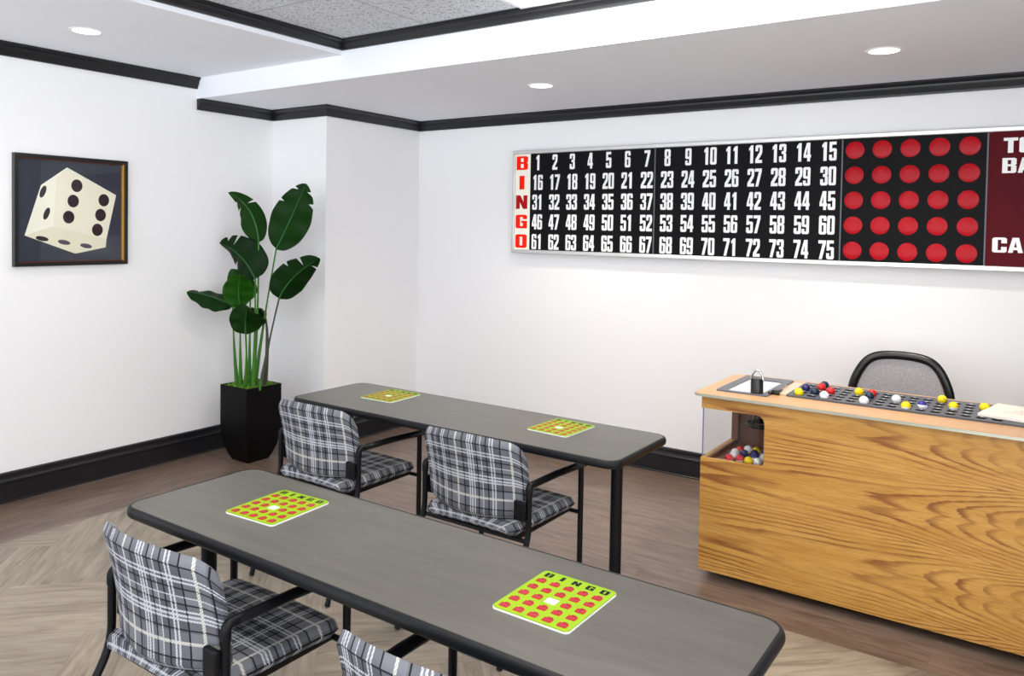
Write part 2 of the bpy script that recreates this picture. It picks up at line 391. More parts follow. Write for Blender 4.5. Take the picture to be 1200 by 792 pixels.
# ------------------------------------------------------------------ glyphs
H1 = [(.38, .14), (.62, .14), (.62, .44), (.38, .44)]; H2 = [(.38, .59), (.62, .59), (.62, .86), (.38, .86)]
six = [[(.15, 0), (.85, 0), (1, .07), (1, .55), (.85, .62), (.38, .62), (.38, .86), (.62, .86), (.62, .72), (1, .72), (1, .93), (.85, 1), (.15, 1), (0, .93), (0, .07)], [(.38, .14), (.62, .14), (.62, .49), (.38, .49)]]
G = {'0': [[(.15, 0), (.85, 0), (1, .07), (1, .93), (.85, 1), (.15, 1), (0, .93), (0, .07)], [(.38, .14), (.62, .14), (.62, .86), (.38, .86)]],
 '1': [[(.35, 0), (.78, 0), (.78, 1), (.46, 1), (.15, .85), (.15, .7), (.35, .76)]],
 '2': [[(0, 0), (1, 0), (1, .17), (.45, .17), (.93, .5), (1, .62), (1, .93), (.85, 1), (.15, 1), (0, .93), (0, .66), (.38, .66), (.38, .85), (.62, .85), (.62, .62), (.03, .22)]],
 '3': [[(.15, 0), (.85, 0), (1, .07), (1, .45), (.88, .52), (1, .59), (1, .93), (.85, 1), (.15, 1), (0, .93), (0, .68), (.38, .68), (.38, .85), (.62, .85), (.62, .6), (.35, .6), (.35, .45), (.62, .45), (.62, .15), (.38, .15), (.38, .33), (0, .33), (0, .07)]],
 '4': [[(.5, 0), (.88, 0), (.88, .2), (1, .2), (1, .36), (.88, .36), (.88, 1), (.4, 1), (0, .38), (0, .2), (.5, .2)], [(.3, .36), (.5, .36), (.5, .74)]],
 '5': [[(.15, 0), (.85, 0), (1, .07), (1, .58), (.85, .65), (.38, .65), (.38, .84), (.95, .84), (.95, 1), (.03, 1), (.03, .46), (.38, .46), (.38, .5), (.62, .5), (.62, .15), (.38, .15), (.38, .32), (0, .32), (0, .07)]],
 '6': six, '9': [[(1-x, 1-y) for x, y in l] for l in six],
 '7': [[(.12, 0), (.52, 0), (1, .83), (1, 1), (0, 1), (0, .83), (.58, .83)]],
 '8': [[(.15, 0), (.85, 0), (1, .07), (1, .46), (.88, .52), (1, .58), (1, .93), (.85, 1), (.15, 1), (0, .93), (0, .58), (.12, .52), (0, .46), (0, .07)], H1, H2],
 'B': [[(0, 0), (.85, 0), (1, .07), (1, .46), (.88, .52), (1, .58), (1, .93), (.85, 1), (0, 1)], H1, H2],
 'I': [[(.28, 0), (.72, 0), (.72, 1), (.28, 1)]],
 'N': [[(0, 0), (.34, 0), (.34, .5), (.62, 0), (1, 0), (1, 1), (.66, 1), (.66, .5), (.38, 1), (0, 1)]],
 'G': [[(.15, 0), (1, 0), (1, .55), (.5, .55), (.5, .4), (.64, .4), (.64, .17), (.38, .17), (.38, .83), (.64, .83), (.64, .68), (1, .68), (1, .93), (.85, 1), (.15, 1), (0, .93), (0, .07)]],
 'O': [[(.15, 0), (.85, 0), (1, .07), (1, .93), (.85, 1), (.15, 1), (0, .93), (0, .07)], [(.38, .18), (.62, .18), (.62, .82), (.38, .82)]],
 'T': [[(.31, 0), (.69, 0), (.69, .8), (1, .8), (1, 1), (0, 1), (0, .8), (.31, .8)]],
 'A': [[(0, 0), (.32, 0), (.36, .18), (.64, .18), (.68, 0), (1, 0), (.72, 1), (.28, 1)], [(.41, .36), (.59, .36), (.5, .75)]],
 'L': [[(0, 0), (1, 0), (1, .2), (.45, .2), (.45, 1), (0, 1)]],
 'S': [[(.15, 0), (.85, 0), (1, .07), (1, .5), (.85, .57), (.4, .6), (.4, .84), (.62, .84), (.62, .7), (1, .7), (1, .93), (.85, 1), (.15, 1), (0, .93), (0, .5), (.15, .43), (.62, .4), (.62, .16), (.38, .16), (.38, .32), (0, .32), (0, .07)]],
 'C': [[(.15, 0), (.85, 0), (1, .07), (1, .38), (.62, .38), (.62, .15), (.38, .15), (.38, .85), (.62, .85), (.62, .62), (1, .62), (1, .93), (.85, 1), (.15, 1), (0, .93), (0, .07)]],
 'E': [[(0, 0), (1, 0), (1, .2), (.42, .2), (.42, .42), (.9, .42), (.9, .6), (.42, .6), (.42, .8), (1, .8), (1, 1), (0, 1)]],
 'D': [[(0, 0), (.85, 0), (1, .1), (1, .9), (.85, 1), (0, 1)], [(.4, .17), (.62, .17), (.62, .83), (.4, .83)]]}
def glyph(bm, ch, x, y, w, h, t0, t1, axis, mi=0):
    L = [[(x+p[0]*w, y+p[1]*h) for p in l] for l in G[ch]]
    prism(bm, L[0], t0, t1, axis, mi, L[1:])
def text(bm, txt, cx, y, w, h, gap, t0, t1, axis, mi=0):
    ws = [w*(.62 if c in '1I' and axis == 'q' else 1) for c in txt]; tot = sum(ws)+gap*(len(txt)-1); x = cx-tot/2
    for c, q in zip(txt, ws): glyph(bm, c, x, y, q, h, t0, t1, axis, mi); x += q+gap

# ------------------------------------------------------------------ room
XL, YB, YC, XC, YS = -4.818, 4.83, 3.843, -4.24, 3.205
XR, YR = .95, -3.2
ZL, ZU, ZT = 2.433, 2.572, 2.655
b = B(); box(b, XL-.12, XL, YR, YB+.12, 0, 2.85); struct('wall_left', b, 'wall')
b = B(); box(b, XL, XR+.12, YB, YB+.12, 0, 2.85); struct('wall_back', b, 'wall')
b = B(); box(b, XL, XC, YC, YB, 0, 2.85); struct('wall_column', b, 'wall')
b = B(); box(b, XR, XR+.12, 2.6, YB, 0, 2.85); struct('wall_right', b, 'charcoal')
b = B(); box(b, XL, XR, YS, YB, ZL, 2.85); struct('ceiling', b, 'ceil')      # lower bulkhead along the back wall
b = B(); box(b, XL, -3.41, YR, YS, ZU, 2.85); struct('ceiling', b, 'ceil')
b = B(); box(b, -3.41, 3.2, YR, YS, ZT, 2.85); struct('ceiling', b, 'tile')
b = B()
for gx in (-2.745, -2.135, -.915, -.305, .305):
    box(b, gx-.006, gx+.006, YR, YS, ZT-.0015, ZT)
for k in range(-9, 1):
    gy = 3.155+.61*k
    box(b, -3.41, 3.2, gy-.006, gy+.006, ZT-.0015, ZT)
struct('trim_1', b, 'tilebar')
prof = lambda z0, z1, d: [(0, z0), (d*.30, z0), (d*.34, z0+.008), (d*.36, z0+.014), (d*.62, z0+(z1-z0)*.45), (d*.66, z0+(z1-z0)*.66), (d*.95, z1-.012), (d, z1-.010), (d, z1), (0, z1)]
low = [(XL, YS+.002), (XL, YC), (XC, YC), (XC, YB), (XR, YB)]
b = B(); sweep(b, low, prof(2.358, ZL, .05)); struct('trim_2', b, 'trim', smooth=True)
b = B(); sweep(b, [(XL, YR), (XL, YS-.002)], prof(2.497, ZU, .05)); struct('trim_3', b, 'trim', smooth=True)
b = B(); sweep(b, [(-3.41, YR), (-3.41, YS), (3.2, YS)], prof(2.597, ZT, .045)); struct('trim_4', b, 'trim', smooth=True)
bp = [(0, 0), (.02, 0), (.02, .006), (.016, .01), (.016, .105), (.022, .112), (.022, .122), (.014, .130), (.011, .148), (.014, .154), (.012, .164), (.004, .170), (0, .170)]
base = [(XL, YR)]+[(XL, YC), (XC, YC), (XC, YB), (XR, YB)]
for nm, sg in (('baseboard_left', [0]), ('baseboard_column', [1, 2]), ('baseboard_back', [3])):
    b = B(); sweep(b, base, bp, sg); struct(nm, b, 'trim', smooth=True)

# floor
def plank_mesh(quads, clip):
    bm = B(); uvl = bm.loops.layers.uv.new('UVMap'); cl = bm.loops.layers.float_color.new('tone')
    for o, d, L, Wd in quads:                # origin, unit direction, length, width
        n = Vector((-d.y, d.x)); q = [o, o+d*L, o+d*L+n*Wd, o+n*Wd]
        f = bm.faces.new([bm.verts.new((p.x, p.y, 0)) for p in q]); r1, r2 = random.random(), random.random()
        for l, uv in zip(f.loops, ((0, 0), (L, 0), (L, Wd), (0, Wd))): l[uvl].uv = uv; l[cl] = (r1, r2, Wd, 1)
    x0, x1, y0, y1 = clip
    for co, no in (((x0, 0, 0), (-1, 0, 0)), ((x1, 0, 0), (1, 0, 0)), ((0, y0, 0), (0, -1, 0)), ((0, y1, 0), (0, 1, 0))):
        bmesh.ops.bisect_plane(bm, geom=bm.verts[:]+bm.edges[:]+bm.faces[:], plane_co=co, plane_no=no, clear_outer=True)
    return bm
BX, BY = -4.209, 3.2
W3 = .148; W_ = W3*3; u0, v0 = -1.494, 3.264
du = Vector((1, 1)).normalized(); dv = Vector((-1, 1)).normalized()
qs = []
for k in range(-34, 34):
    for mm in range(-16, 17):
        a, c = (k+4*mm)*W_+u0, k*W_+v0
        def put(u, v, alongu):
            p = du*u+dv*v
            if not (-6 < p.x < 3 and -4.5 < p.y < 4.5): return
            for i in range(3):
                if alongu: qs.append((du*u+dv*(v+i*W3), du, 2*W_, W3))
                else: qs.append((du*(u+(i+1)*W3)+dv*v, dv, 2*W_, W3))
        put(a, c, True); put(a+2*W_, c-W_, False)
bm = plank_mesh(qs, (BX, 3.2, YR, BY)); tag(link('floor', bm, 'light', auto='keep'), kind='structure')
qs = []
y = BY; 
while y < YB:
    x = XL-random.random()*1.2
    while x < 3.2: qs.append((Vector((x, y)), Vector((1, 0)), 1.22, .163)); x += 1.22
    y += .163
bm = plank_mesh(qs, (XL, 3.2, BY, YB)); tag(link('floor_border_back', bm, 'dark', auto='keep'), kind='structure')
qs = []; x = BX
while x > XL-.2:
    y = YR-random.random()*1.2
    while y < BY: qs.append((Vector((x, y)), Vector((0, 1)), 1.22, .152)); y += 1.22
    x -= .152
bm = plank_mesh(qs, (XL, BX, YR, BY)); tag(link('floor_border_left', bm, 'dark', auto='keep'), kind='structure')
b = B(); box(b, XL-.12, 3.2, YR, YB+.12, -.12, -.002); struct('floor_slab', b, 'charcoal')

# ------------------------------------------------------------------ ceiling lights
def troffer(x, y, label):
    t = thing('ceiling_light', label, 'ceiling light', (x, y, ZT), 0, 'troffers in the tiled ceiling')
    b = B(); box(b, 0, 1.22, 0, .025, -.012, 0); box(b, 0, 1.22, .585, .61, -.012, 0); box(b, 0, .025, .025, .585, -.012, 0); box(b, 1.195, 1.22, .025, .585, -.012, 0)
    link('frame', b, 'white', t)
    b = B(); box(b, .025, 1.195, .025, .585, -.008, -.001); link('diffuser', b, 'troffer', t)
troffer(-2.135, 2.545, 'long warm fluorescent ceiling light next to the black crown moulding')
for x, y in ((-2.135, .715), (.305, .715), (-2.135, -1.115), (.305, -1.115)): troffer(x, y, 'unseen long ceiling light added further back to brighten the room')  # unseen troffers, added to brighten the room
def downlight(x, y, z, label, dim=1.0):
    t = thing('recessed_light', label, 'ceiling light', (x, y, z), 0, 'round recessed ceiling lights')
    b = B(); lathe(b, [(.066, -.001), (.066, -.004), (.078, -.004), (.082, 0), (.066, -.001)], 32); link('trim_ring', b, 'white', t, True)
    b = B(); lathe(b, [(0, -.003), (.066, -.003), (.066, -.0005), (0, -.0005)], 32); link('lens', b, 'down', t)
    sl = bpy.data.lights.new('lamp', 'SPOT'); sl.energy = SPOT*dim; sl.color = (1, .91, .80); sl.spot_size = math.radians(125); sl.spot_blend = 1; sl.shadow_soft_size = .06
    so = bpy.data.objects.new('lamp', sl); C.objects.link(so); so.parent = t; so.location = (0, 0, -.02)
downlight(-4.144, 2.12, ZU, 'round recessed light in the upper ceiling above the dice picture', .22)
downlight(-2.504, 3.92, ZL, 'round recessed light in the low ceiling above the start of the bingo board')
downlight(-.662, 3.941, ZL, 'round recessed light in the low ceiling above the red lamps of the board')

# ------------------------------------------------------------------ tables
def table(name_label, x0, x1, y0, y1, lx0, lx1, ly, rotlabel):
    cx, cy = (x0+x1)/2, (y0+y1)/2
    t = thing('training_table', name_label, 'table', (cx, cy, 0))
    hx, hy = (x1-x0)/2, (y1-y0)/2; Hh = .74
    b = B(); prism(b, rrect(-hx+.004, hx-.004, -hy+.004, hy-.004, .05, 8), Hh-.03, Hh, 'z'); link('tabletop', b, 'lam', t)
    # bullnose edge band
    b = B(); out = rrect(-hx, hx, -hy, hy, .054, 8); n = len(out); rings = []
    for k in range(9):
        a = math.pi*(k/8)-math.pi/2; off = .009*math.cos(a); z = Hh-.0155+.0155*math.sin(a)
        r = rrect(-hx-off+.001, hx+off-.001, -hy-off+.001, hy+off-.001, .054+off, 8); rings.append([b.verts.new((p[0], p[1], z)) for p in r])
    r = rrect(-hx+.006, hx-.006, -hy+.006, hy-.006, .048, 8)
    rings.append([b.verts.new((p[0], p[1], Hh+.0002)) for p in r]); rings.insert(0, [b.verts.new((p[0], p[1], Hh-.031)) for p in r])
    for i in range(len(rings)):
        A, D = rings[i], rings[(i+1) % len(rings)]
        for k in range(n): b.faces.new((A[k], A[(k+1) % n], D[(k+1) % n], D[k]))
    link('edge_band', b, 'blackedge', t, True)
    for lx in (lx0, lx1):
        x = lx-cx; yy = ly-cy
        b = B(); tube(b, [(x, yy, .06), (x, yy, Hh-.06)], .024, 18); link('leg', b, 'black', t, True)
        b = B(); tube(b, arc_path([(x, yy-.2, .012), (x, yy-.19, .04), (x, yy, .06), (x, yy+.14, .04), (x, yy+.15, .012)], .03), .017, 12, flat=(1.2, .8)); link('foot', b, 'black', t, True)
        b = B(); box(b, x-.03, x+.03, yy-.17, yy+.12, Hh-.062, Hh-.031, .004); link('top_bracket', b, 'black', t)
    b = B(); box(b, lx0-cx+.03, lx1-cx-.03, ly-cy-.014, ly-cy+.014, Hh-.09, Hh-.05, .003); link('cross_beam', b, 'black', t)
    for xx in (-hx*.0+.42*hx, ):
        b = B(); box(b, xx-.03, xx+.03, -hy+.02, -hy+.05, Hh-.05, Hh-.032, .004); link('latch', b, 'alu', t)
    return t
table('grey-topped training table in front, with two lime cards and a thick black edge', -2.28, -.45, 1.275, 1.745, -2.19, -.56, 1.51, 0)
table('grey-topped training table behind, standing nearer the bingo board wall', -3.078, -1.293, 2.575, 3.06, -3.01, -1.423, 2.85, 0)

# ------------------------------------------------------------------ chairs
def pad(bm, fn, nu, nv, th, uvs, nrm):
    """closed cushion: fn(u,v)->Vector centre surface, thickness th tapered at the border"""
    uvl = bm.loops.layers.uv.verify(); gt, gb = {}, {}
    for i in range(nu+1):
        for j in range(nv+1):
            u, v = i/nu, j/nv; p = fn(u, v); e = .004
            tu = fn(min(1, u+e), v)-fn(max(0, u-e), v); tv = fn(u, min(1, v+e))-fn(u, max(0, v-e)); nn = tu.cross(tv)
            nn = nn.normalized() if nn.length > 1e-12 else Vector(nrm)
            k = min(1, min(u, 1-u)/.05, min(v, 1-v)/.09); k = math.sqrt(max(0, 1-(1-k)**2))
            gt[i, j] = (bm.verts.new(p+nn*th/2*k), uvs(u, v))
            gb[i, j] = (bm.verts.new(p-nn*th/2*k), uvs(u, v)) if 0 < i < nu and 0 < j < nv else gt[i, j]
    def face(q):
        vs = []; us = []
        for v, uv in q:
            if v not in vs: vs.append(v); us.append(uv)
        if len(vs) < 3: return
        try: f = bm.faces.new(vs)
        except ValueError: return
        for l, uv in zip(f.loops, us): l[uvl].uv = uv
    for i in range(nu):
        for j in range(nv):
            face([gt[i, j], gt[i+1, j], gt[i+1, j+1], gt[i, j+1]]); face([gb[i, j+1], gb[i+1, j+1], gb[i+1, j], gb[i, j]])
def make_chair():
    t = thing('guest_chair', 'x', 'chair')
    HW = .255
    # upholstered back, bowed backwards, rounded upper corners
    def fb(u, v):
        x = (u*2-1); r = .060; hh = .292; ww = .238+.010*v
        zt = hh + .024*(1-x*x); zb = -.012*(1-x*x)
        ex = abs(x)*ww; lim = zt
        if ex > ww-r: lim = zt - r + math.sqrt(max(0, r*r-(ex-(ww-r))**2))
        if ex > ww-.02: zb = zb + .02 - math.sqrt(max(0, .02**2-(ex-(ww-.02))**2))
        z = zb+(lim-zb)*v
        return Vector((x*ww, .034-(.082-.02*z/hh)*(1-x*x)-.055*max(0, z/hh)**1.6, .492+z))
    b = B(); pad(b, fb, 36, 14, .032, lambda u, v: ((u-.5)*.54+.035, v*.31+.15), (0, -1, 0)); link('backrest', b, 'plaid', t, 'all')
    def fs(u, v):
        x = u*2-1; y = -.055+v*.46; r = .05; ww = .243
        dy = min(y+.055, .405-y)
        if dy < r: ww -= r-math.sqrt(max(0, r*r-(r-dy)**2))
        ww -= .018*(1-v)
        z = .457+.006*(1-x*x)-.010*max(0, (v-.75)/.25)**2
        return Vector((x*ww, y, z))
    b = B(); pad(b, fs, 24, 24, .05, lambda u, v: ((u-.5)*.5+.035, v*.46+.1), (0, 0, 1)); link('seat', b, 'plaid', t, 'all')
    b = B(); box(b, -.21, .21, 0, .385, .412, .436, .004)
    for yy in (.0, .395): tube(b, [(-HW, yy, .415), (HW, yy, .415)], .009, 8)
    link('seat_frame', b, 'black', t, True)
    for sx in (-1, 1):
        x = sx*HW
        # rear leg rises to become the armrest
        b = B(); tube(b, arc_path([(x*.97, -.165, .004), (x*.98, -.075, .30), (x, 0, .42), (x, 0, .60)], .06), .0115, 12); link('rear_leg', b, 'black', t, True)
        b = B(); tube(b, arc_path([(x, 0, .59), (x, 0, .628), (x, .06, .627), (x, .2, .626), (x, .455, .614)], .028), .0135, 12, flat=(1.0, 1.0)); 
        tube(b, [(x, .03, .627), (x, .06, .627), (x, .2, .626), (x, .445, .614), (x, .46, .612)], [.011, .015, .016, .016, .010], 12, flat=(1.25, .8)); link('armrest', b, 'black', t, True)
        b = B(); tube(b, [(x, .395, .612), (x, .395, .004)], .0115, 12); link('front_leg', b, 'black', t, True)
        b = B(); box(b, min(x, x-sx*(.052 if sx > 0 else .03)), max(x, x-sx*(.052 if sx > 0 else .03)), *((-.030, -.012) if sx > 0 else (.012, .026)), .498, .572, .006); link('back_bracket', b, 'black', t)
    return t
def place(o, cx, y, label):
    o.location = (cx, y, 0); o['label'] = label; o['group'] = 'plaid armchairs at the tables'
chair = make_chair()
A_ = copy_tree(chair); D_ = copy_tree(chair); B_ = copy_tree(chair)
place(chair, -1.840, 2.45, 'grey plaid black-framed armchair at the rear table, nearer the oak bingo desk')
place(B_, -2.692, 2.41, 'grey plaid black-framed armchair at the rear table, nearer the potted plant')
place(A_, -1.862, 1.155, 'grey plaid black-framed armchair in the foreground with its whole backrest showing')
D_.rotation_euler.z = math.radians(2.5)
place(D_, -.932, 1.140, 'grey plaid armchair at the bottom edge, only one upper corner of its backrest showing')

# ------------------------------------------------------------------ bingo cards
def make_card():
    t = thing('bingo_card', 'x', 'bingo card')
    b = B(); prism(b, rrect(-.1, .1, -.115, .115, .012, 5), 0, .004, 'z'); link('card_edge', b, 'cardwhite', t)
    b = B(); prism(b, rrect(-.099, .099, -.114, .114, .012, 5), .004, .0062, 'z'); link('card_face', b, 'lime', t)
    for i, ch in enumerate('BINGO'): b = B(); glyph(b, ch, -.086+.038*i, .083, .021, .021, .0062, .0065, 'z'); link('letter', b, 'ink', t)
    for r in range(5):
        for c in range(5):
            x, y = -.076+.038*c, .058-.038*r
            b = B()
            if r == 2 and c == 2:
                prism(b, rrect(x-.014, x+.014, y-.012, y+.012, .002, 2), .0062, .0072, 'z'); link('free_space', b, 'cardwhite', t); continue
            prism(b, rrect(x-.0115, x+.0115, y-.010, y+.008, .002, 2), .0062, .0070, 'z')
            prism(b, rrect(x-.005, x+.007, y+.007, y+.0120, .002, 2), .0062, .0078, 'z', 1)
            box(b, x-.007, x-.001, y-.006, y+.004, .007, .0072, 0, 1); box(b, x+.002, x+.008, y-.006, y+.004, .007, .0072, 0, 1)
            link('shutter', b, ['cred', 'credd'], t)
    return t
cards = [(-1.889, 1.537, 3.5, 'lime bingo card with red shutters on the front table, nearer the foreground plaid chair'),
         (-.911, 1.528, -.5, 'lime bingo card with red shutters on the front table, nearer the oak desk'),
         (-2.704, 2.891, 2, 'lime bingo card lying on the rear table, the one closer to the potted plant'),
         (-1.706, 2.881, -3, 'lime bingo card lying on the rear table, the one closer to the oak desk')]
card = make_card(); cs = [card]+[copy_tree(card) for _ in range(3)]
for o, (x, y, a, l) in zip(cs, cards):
    o.location = (x, y, .7402); o.rotation_euler.z = math.radians(a); o['label'] = l; o['group'] = 'bingo cards on the tables'

# ------------------------------------------------------------------ bingo flashboard
BD = thing('bingo_board', 'long wall-mounted bingo number board in a silver frame, black and maroon', 'bingo board', (0, 0, 0))
bx0, bx1, bz0, bz1, yf = -3.266, .20, 1.413, 2.155, 4.745
b = B(); box(b, bx0+.012, bx1-.012, yf+.014, YB-.0005, bz0+.012, bz1-.012); link('housing', b, 'alu', BD)
b = B()
for a in ((bx0, bx1, bz0, bz0+.026), (bx0, bx1, bz1-.026, bz1), (bx0, bx0+.02, bz0+.026, bz1-.026), (bx1-.02, bx1, bz0+.026, bz1-.026)):
    box(b, a[0], a[1], yf, yf+.03, a[2], a[3], .004)
link('frame', b, 'alu', BD)
pz0, pz1, pf = bz0+.026, bz1-.026, yf+.013
def bpanel(nm, x0, x1, m):
    b = B(); box(b, x0, x1, pf, pf+.006, pz0, pz1); return link(nm, b, m, BD)
bpanel('letter_panel', bx0+.02, -3.117, 'cream')
bpanel('number_panel', -3.116, -2.149, 'panel'); bpanel('number_panel', -2.146, -1.001, 'panel'); lp = bpanel('lamp_panel', -.998, -.292, 'panel')
bpanel('total_panel', -.289, bx1-.02, 'maroon')
for x in (-2.1475, -.9995, -.2905): b = B(); box(b, x-.0035, x+.0035, pf-.003, pf, pz0, pz1); link('divider', b, 'grayframe', BD)
rows = [2.064, 1.923, 1.782, 1.641, 1.499]
for ch, z in zip('BINGO', rows):
    b = B(); glyph(b, ch, -3.188-.049, z-.048, .098, .098, pf-.0012, pf, 'y'); link('letter', b, 'dred' if ch == 'N' else 'sred', BD)
for i in range(75):
    b = B()
    r, c = divmod(i, 15); x = -3.053+.1415*c if c < 7 else -2.062+.1412*(c-7)
    text(b, str(i+1), x, rows[r]-.054, .041, .108, .004, pf-.001, pf, 'y'); link('numeral', b, 'num', BD)
for z in rows:
    for k in range(5):
        b = B(); x = -.933+.1405*k
        for p in (0,):
            rings = [[b.verts.new((x+math.cos(2*math.pi*q/28)*rr, pf-dy, z+math.sin(2*math.pi*q/28)*rr)) for q in range(28)] for rr, dy in ((.050, 0), (.049, .003), (.036, .006), (.018, .0075))]
            for A, D in zip(rings, rings[1:]):
                for q in range(28): b.faces.new((A[q], A[(q+1) % 28], D[(q+1) % 28], D[q]))
            b.faces.new(rings[-1]); b.faces.new(rings[0])
        link('lamp_lens', b, 'lens', BD, True)
for wd, wx, wz, ww in (('TOTAL', -.055, 2.020, .062), ('BALLS', -.058, 1.917, .062), ('CALLED', -.050, 1.510, .064)):
    b = B(); text(b, wd, wx, wz, ww, .077, .006, pf-.001, pf, 'y'); link('word', b, 'num', BD)

# ------------------------------------------------------------------ dice picture
PC = thing('framed_picture', 'square black-framed print of a large cream die with black pips', 'picture', (0, 0, 0))
y0, y1, z0, z1 = 2.052, 2.708, 1.326, 1.968; fw = .022
b = B()
for a in ((y0, y1, z0, z0+fw), (y0, y1, z1-fw, z1), (y0, y0+fw, z0+fw, z1-fw), (y1-fw, y1, z0+fw, z1-fw)):
    box(b, XL+.001, XL+.034, a[0], a[1], a[2], a[3], .002)
link('frame', b, 'plasticblack', PC)
for nm, a, m in (('frame_lining', (y1-fw-.009, y1-fw, z0+fw, z1-fw), 'gold'), ('frame_lining', (y0+fw, y1-fw-.009, z0+fw, z0+fw+.006), 'copper'), ('frame_lining', (y0+fw, y1-fw-.009, z1-fw-.006, z1-fw), 'copper')):
    b = B(); box(b, XL+.010, XL+.026, a[0], a[1], a[2], a[3]); link(nm, b, m, PC)
b = B(); box(b, XL+.001, XL+.010, y0+.01, y1-.01, z0+.01, z1-.01)
link('print', b, 'artbg', PC)
def flat(bm, poly, x, mi): prism(bm, poly, x, x+.0004, 'x', mi)
xx = XL+.0101
b = B()
flat(b, [(2.349, 1.905), (2.644, 1.754), (2.584, 1.482), (2.272, 1.557), (2.290, 1.837)], xx, 0)
flat(b, [(2.349, 1.905), (2.290, 1.837), (2.272, 1.557), (2.115, 1.503), (2.203, 1.793)], xx, 1)
flat(b, [(2.115, 1.503), (2.272, 1.557), (2.584, 1.482), (2.579, 1.431), (2.397, 1.395)], xx, 2)
def ell(cy, cz, ry, rz, rot=0, n=24):
    o = []
    for k in range(n):
        a = 2*math.pi*k/n; p, q = ry*math.cos(a), rz*math.sin(a); o.append((cy+p*math.cos(rot)-q*math.sin(rot), cz+p*math.sin(rot)+q*math.cos(rot)))
    return o
for cy, cz in ((2.405, 1.8), (2.384, 1.708), (2.358, 1.612), (2.567, 1.72), (2.547, 1.629), (2.528, 1.538)): flat(b, ell(cy, cz, .033, .038), xx+.0005, 3)
for cy, cz in ((2.214, 1.756), (2.234, 1.63)): flat(b, ell(cy, cz, .015, .037, -.35), xx+.0005, 3)
for i, (cy, cz) in enumerate(((2.209, 1.485), (2.332, 1.463), (2.46, 1.441))): flat(b, ell(cy, cz, .036, .0135, -.2), xx+.0005, 4 if i else 3)
link('die_artwork', b, ['die_f', 'die_l', 'die_b', 'pip', 'pip2'], PC)
b = B(); box(b, XL+.020, XL+.022, y0+.012, y1-.012, z0+.012, z1-.012); link('picture_glass', b, 'glass', PC)

# ------------------------------------------------------------------ oak bingo desk
DK = thing('bingo_desk', 'golden oak bingo caller desk with a ball window and a grey ball rack on top', 'desk', (0, 0, 0))
dx0, dx1, dy0, dy1, dz0, dz1 = -1.302, .42, 3.455, 4.0, .04, .845
r = .035
notch = [(dx0, dz0), (dx1, dz0), (dx1, dz1), (dx0, dz1), (dx0, .786)]
for k in range(7):
    a = math.radians(90-90*k/6); notch.append((-1.015-r+r*math.cos(a), .786-r+r*math.sin(a)))
for k in range(7):
    a = math.radians(-90*k/6); notch.append((-1.015-.02+.02*math.cos(a), .564+.02+.02*math.sin(a)))
notch.append((dx0, .557))
b = B(); prism(b, notch, dy0, dy0+.018, 'y'); link('front_panel', b, 'oak', DK)
b = B(); box(b, dx0, dx0+.018, dy0+.0182, dy1, dz0, .557); box(b, dx0, dx0+.018, dy0+.0182, dy1, .786, dz1); box(b, dx0, dx0+.018, 3.885, dy1, .557, .786); link('side_panel', b, 'oak', DK)
b = B(); box(b, dx1-.018, dx1, dy0+.0182, dy1, dz0, dz1); link('side_panel', b, 'oak', DK)
b = B(); box(b, dx0+.018, dx1-.018, dy1-.018, dy1, dz0, dz1); link('rear_panel', b, 'oak', DK)
b = B(); box(b, dx0+.004, dx0+.008, dy0+.020, 3.885, .557, .786); link('side_window', b, 'glass', DK)
b = B(); box(b, dx0+.008, -.99, dy0+.0185, dy0+.0225, .54, .80); link('front_window', b, 'glass', DK)
b = B(); box(b, dx0+.018, -.96, 3.885, 3.90, .50, dz1-.002); box(b, -.975, -.96, dy0+.03, 3.885, .50, dz1-.002); box(b, dx0+.018, -.975, dy0+.024, 3.885, .522, .535); box(b, dx0+.0085, dx0+.03, dy0+.0235, 3.885, .535, .556)
box(b, dx0+.009, dx0+.026, 3.86, 3.885, .556, .786)
box(b, dx0+.0085, dx0+.040, 3.850, 3.8845, .556, .786)
link('hopper', b, 'brown', DK)
b = B(); box(b, dx0-.001, dx0+.004, dy0+.0185, dy0+.024, .557, .786); link('window_edge', b, 'bluegrey', DK)
b = B()
rg = .062; c0 = Vector((-1.12, 3.76, .675)); tube(b, [c0+Vector((rg*math.cos(a), rg*math.sin(a), 0)) for a in [2*math.pi*k/24 for k in range(25)]],   .011, 8)
for a in (0, 2.1, 4.2): tube(b, [c0+Vector((rg*math.cos(a), rg*math.sin(a), 0)), c0+Vector((.03*math.cos(a), .03*math.sin(a), .06))], .006, 8)
lathe(b, [(0, .055), (.042, .055), (.046, .075), (.046, .13), (0, .13)], 24, c0)
link('blower_ring', b, 'plasticblack', DK, True)
b = B(); tube(b, [(-1.25, 3.80, .765), (-1.0, 3.80, .765)], .007, 8); link('light_rod', b, 'white', DK)
# top slab with clipped rear corner
tx0, tx1, ty0, ty1, tz = -1.330, .45, 3.428, 4.03, .857
top = rrect(tx0, tx1, ty0, ty1, .02, 5, (.02, .075, .03, .02))
b = B(); prism(b, top, dz1, tz, 'z'); link('desk_top', b, 'tan', DK)
b = B(); o_ = rrect(tx0-.006, tx1+.006, ty0-.006, ty1+.006, .02, 5, (.026, .08, .036, .026)); prism(b, o_, dz1-.001, tz-.0012, 'z', 0, [rrect(tx0+.001, tx1-.001, ty0+.001, ty1-.001, .02, 5, (.02, .074, .03, .02))]); link('edge_strip', b, 'edge', DK)
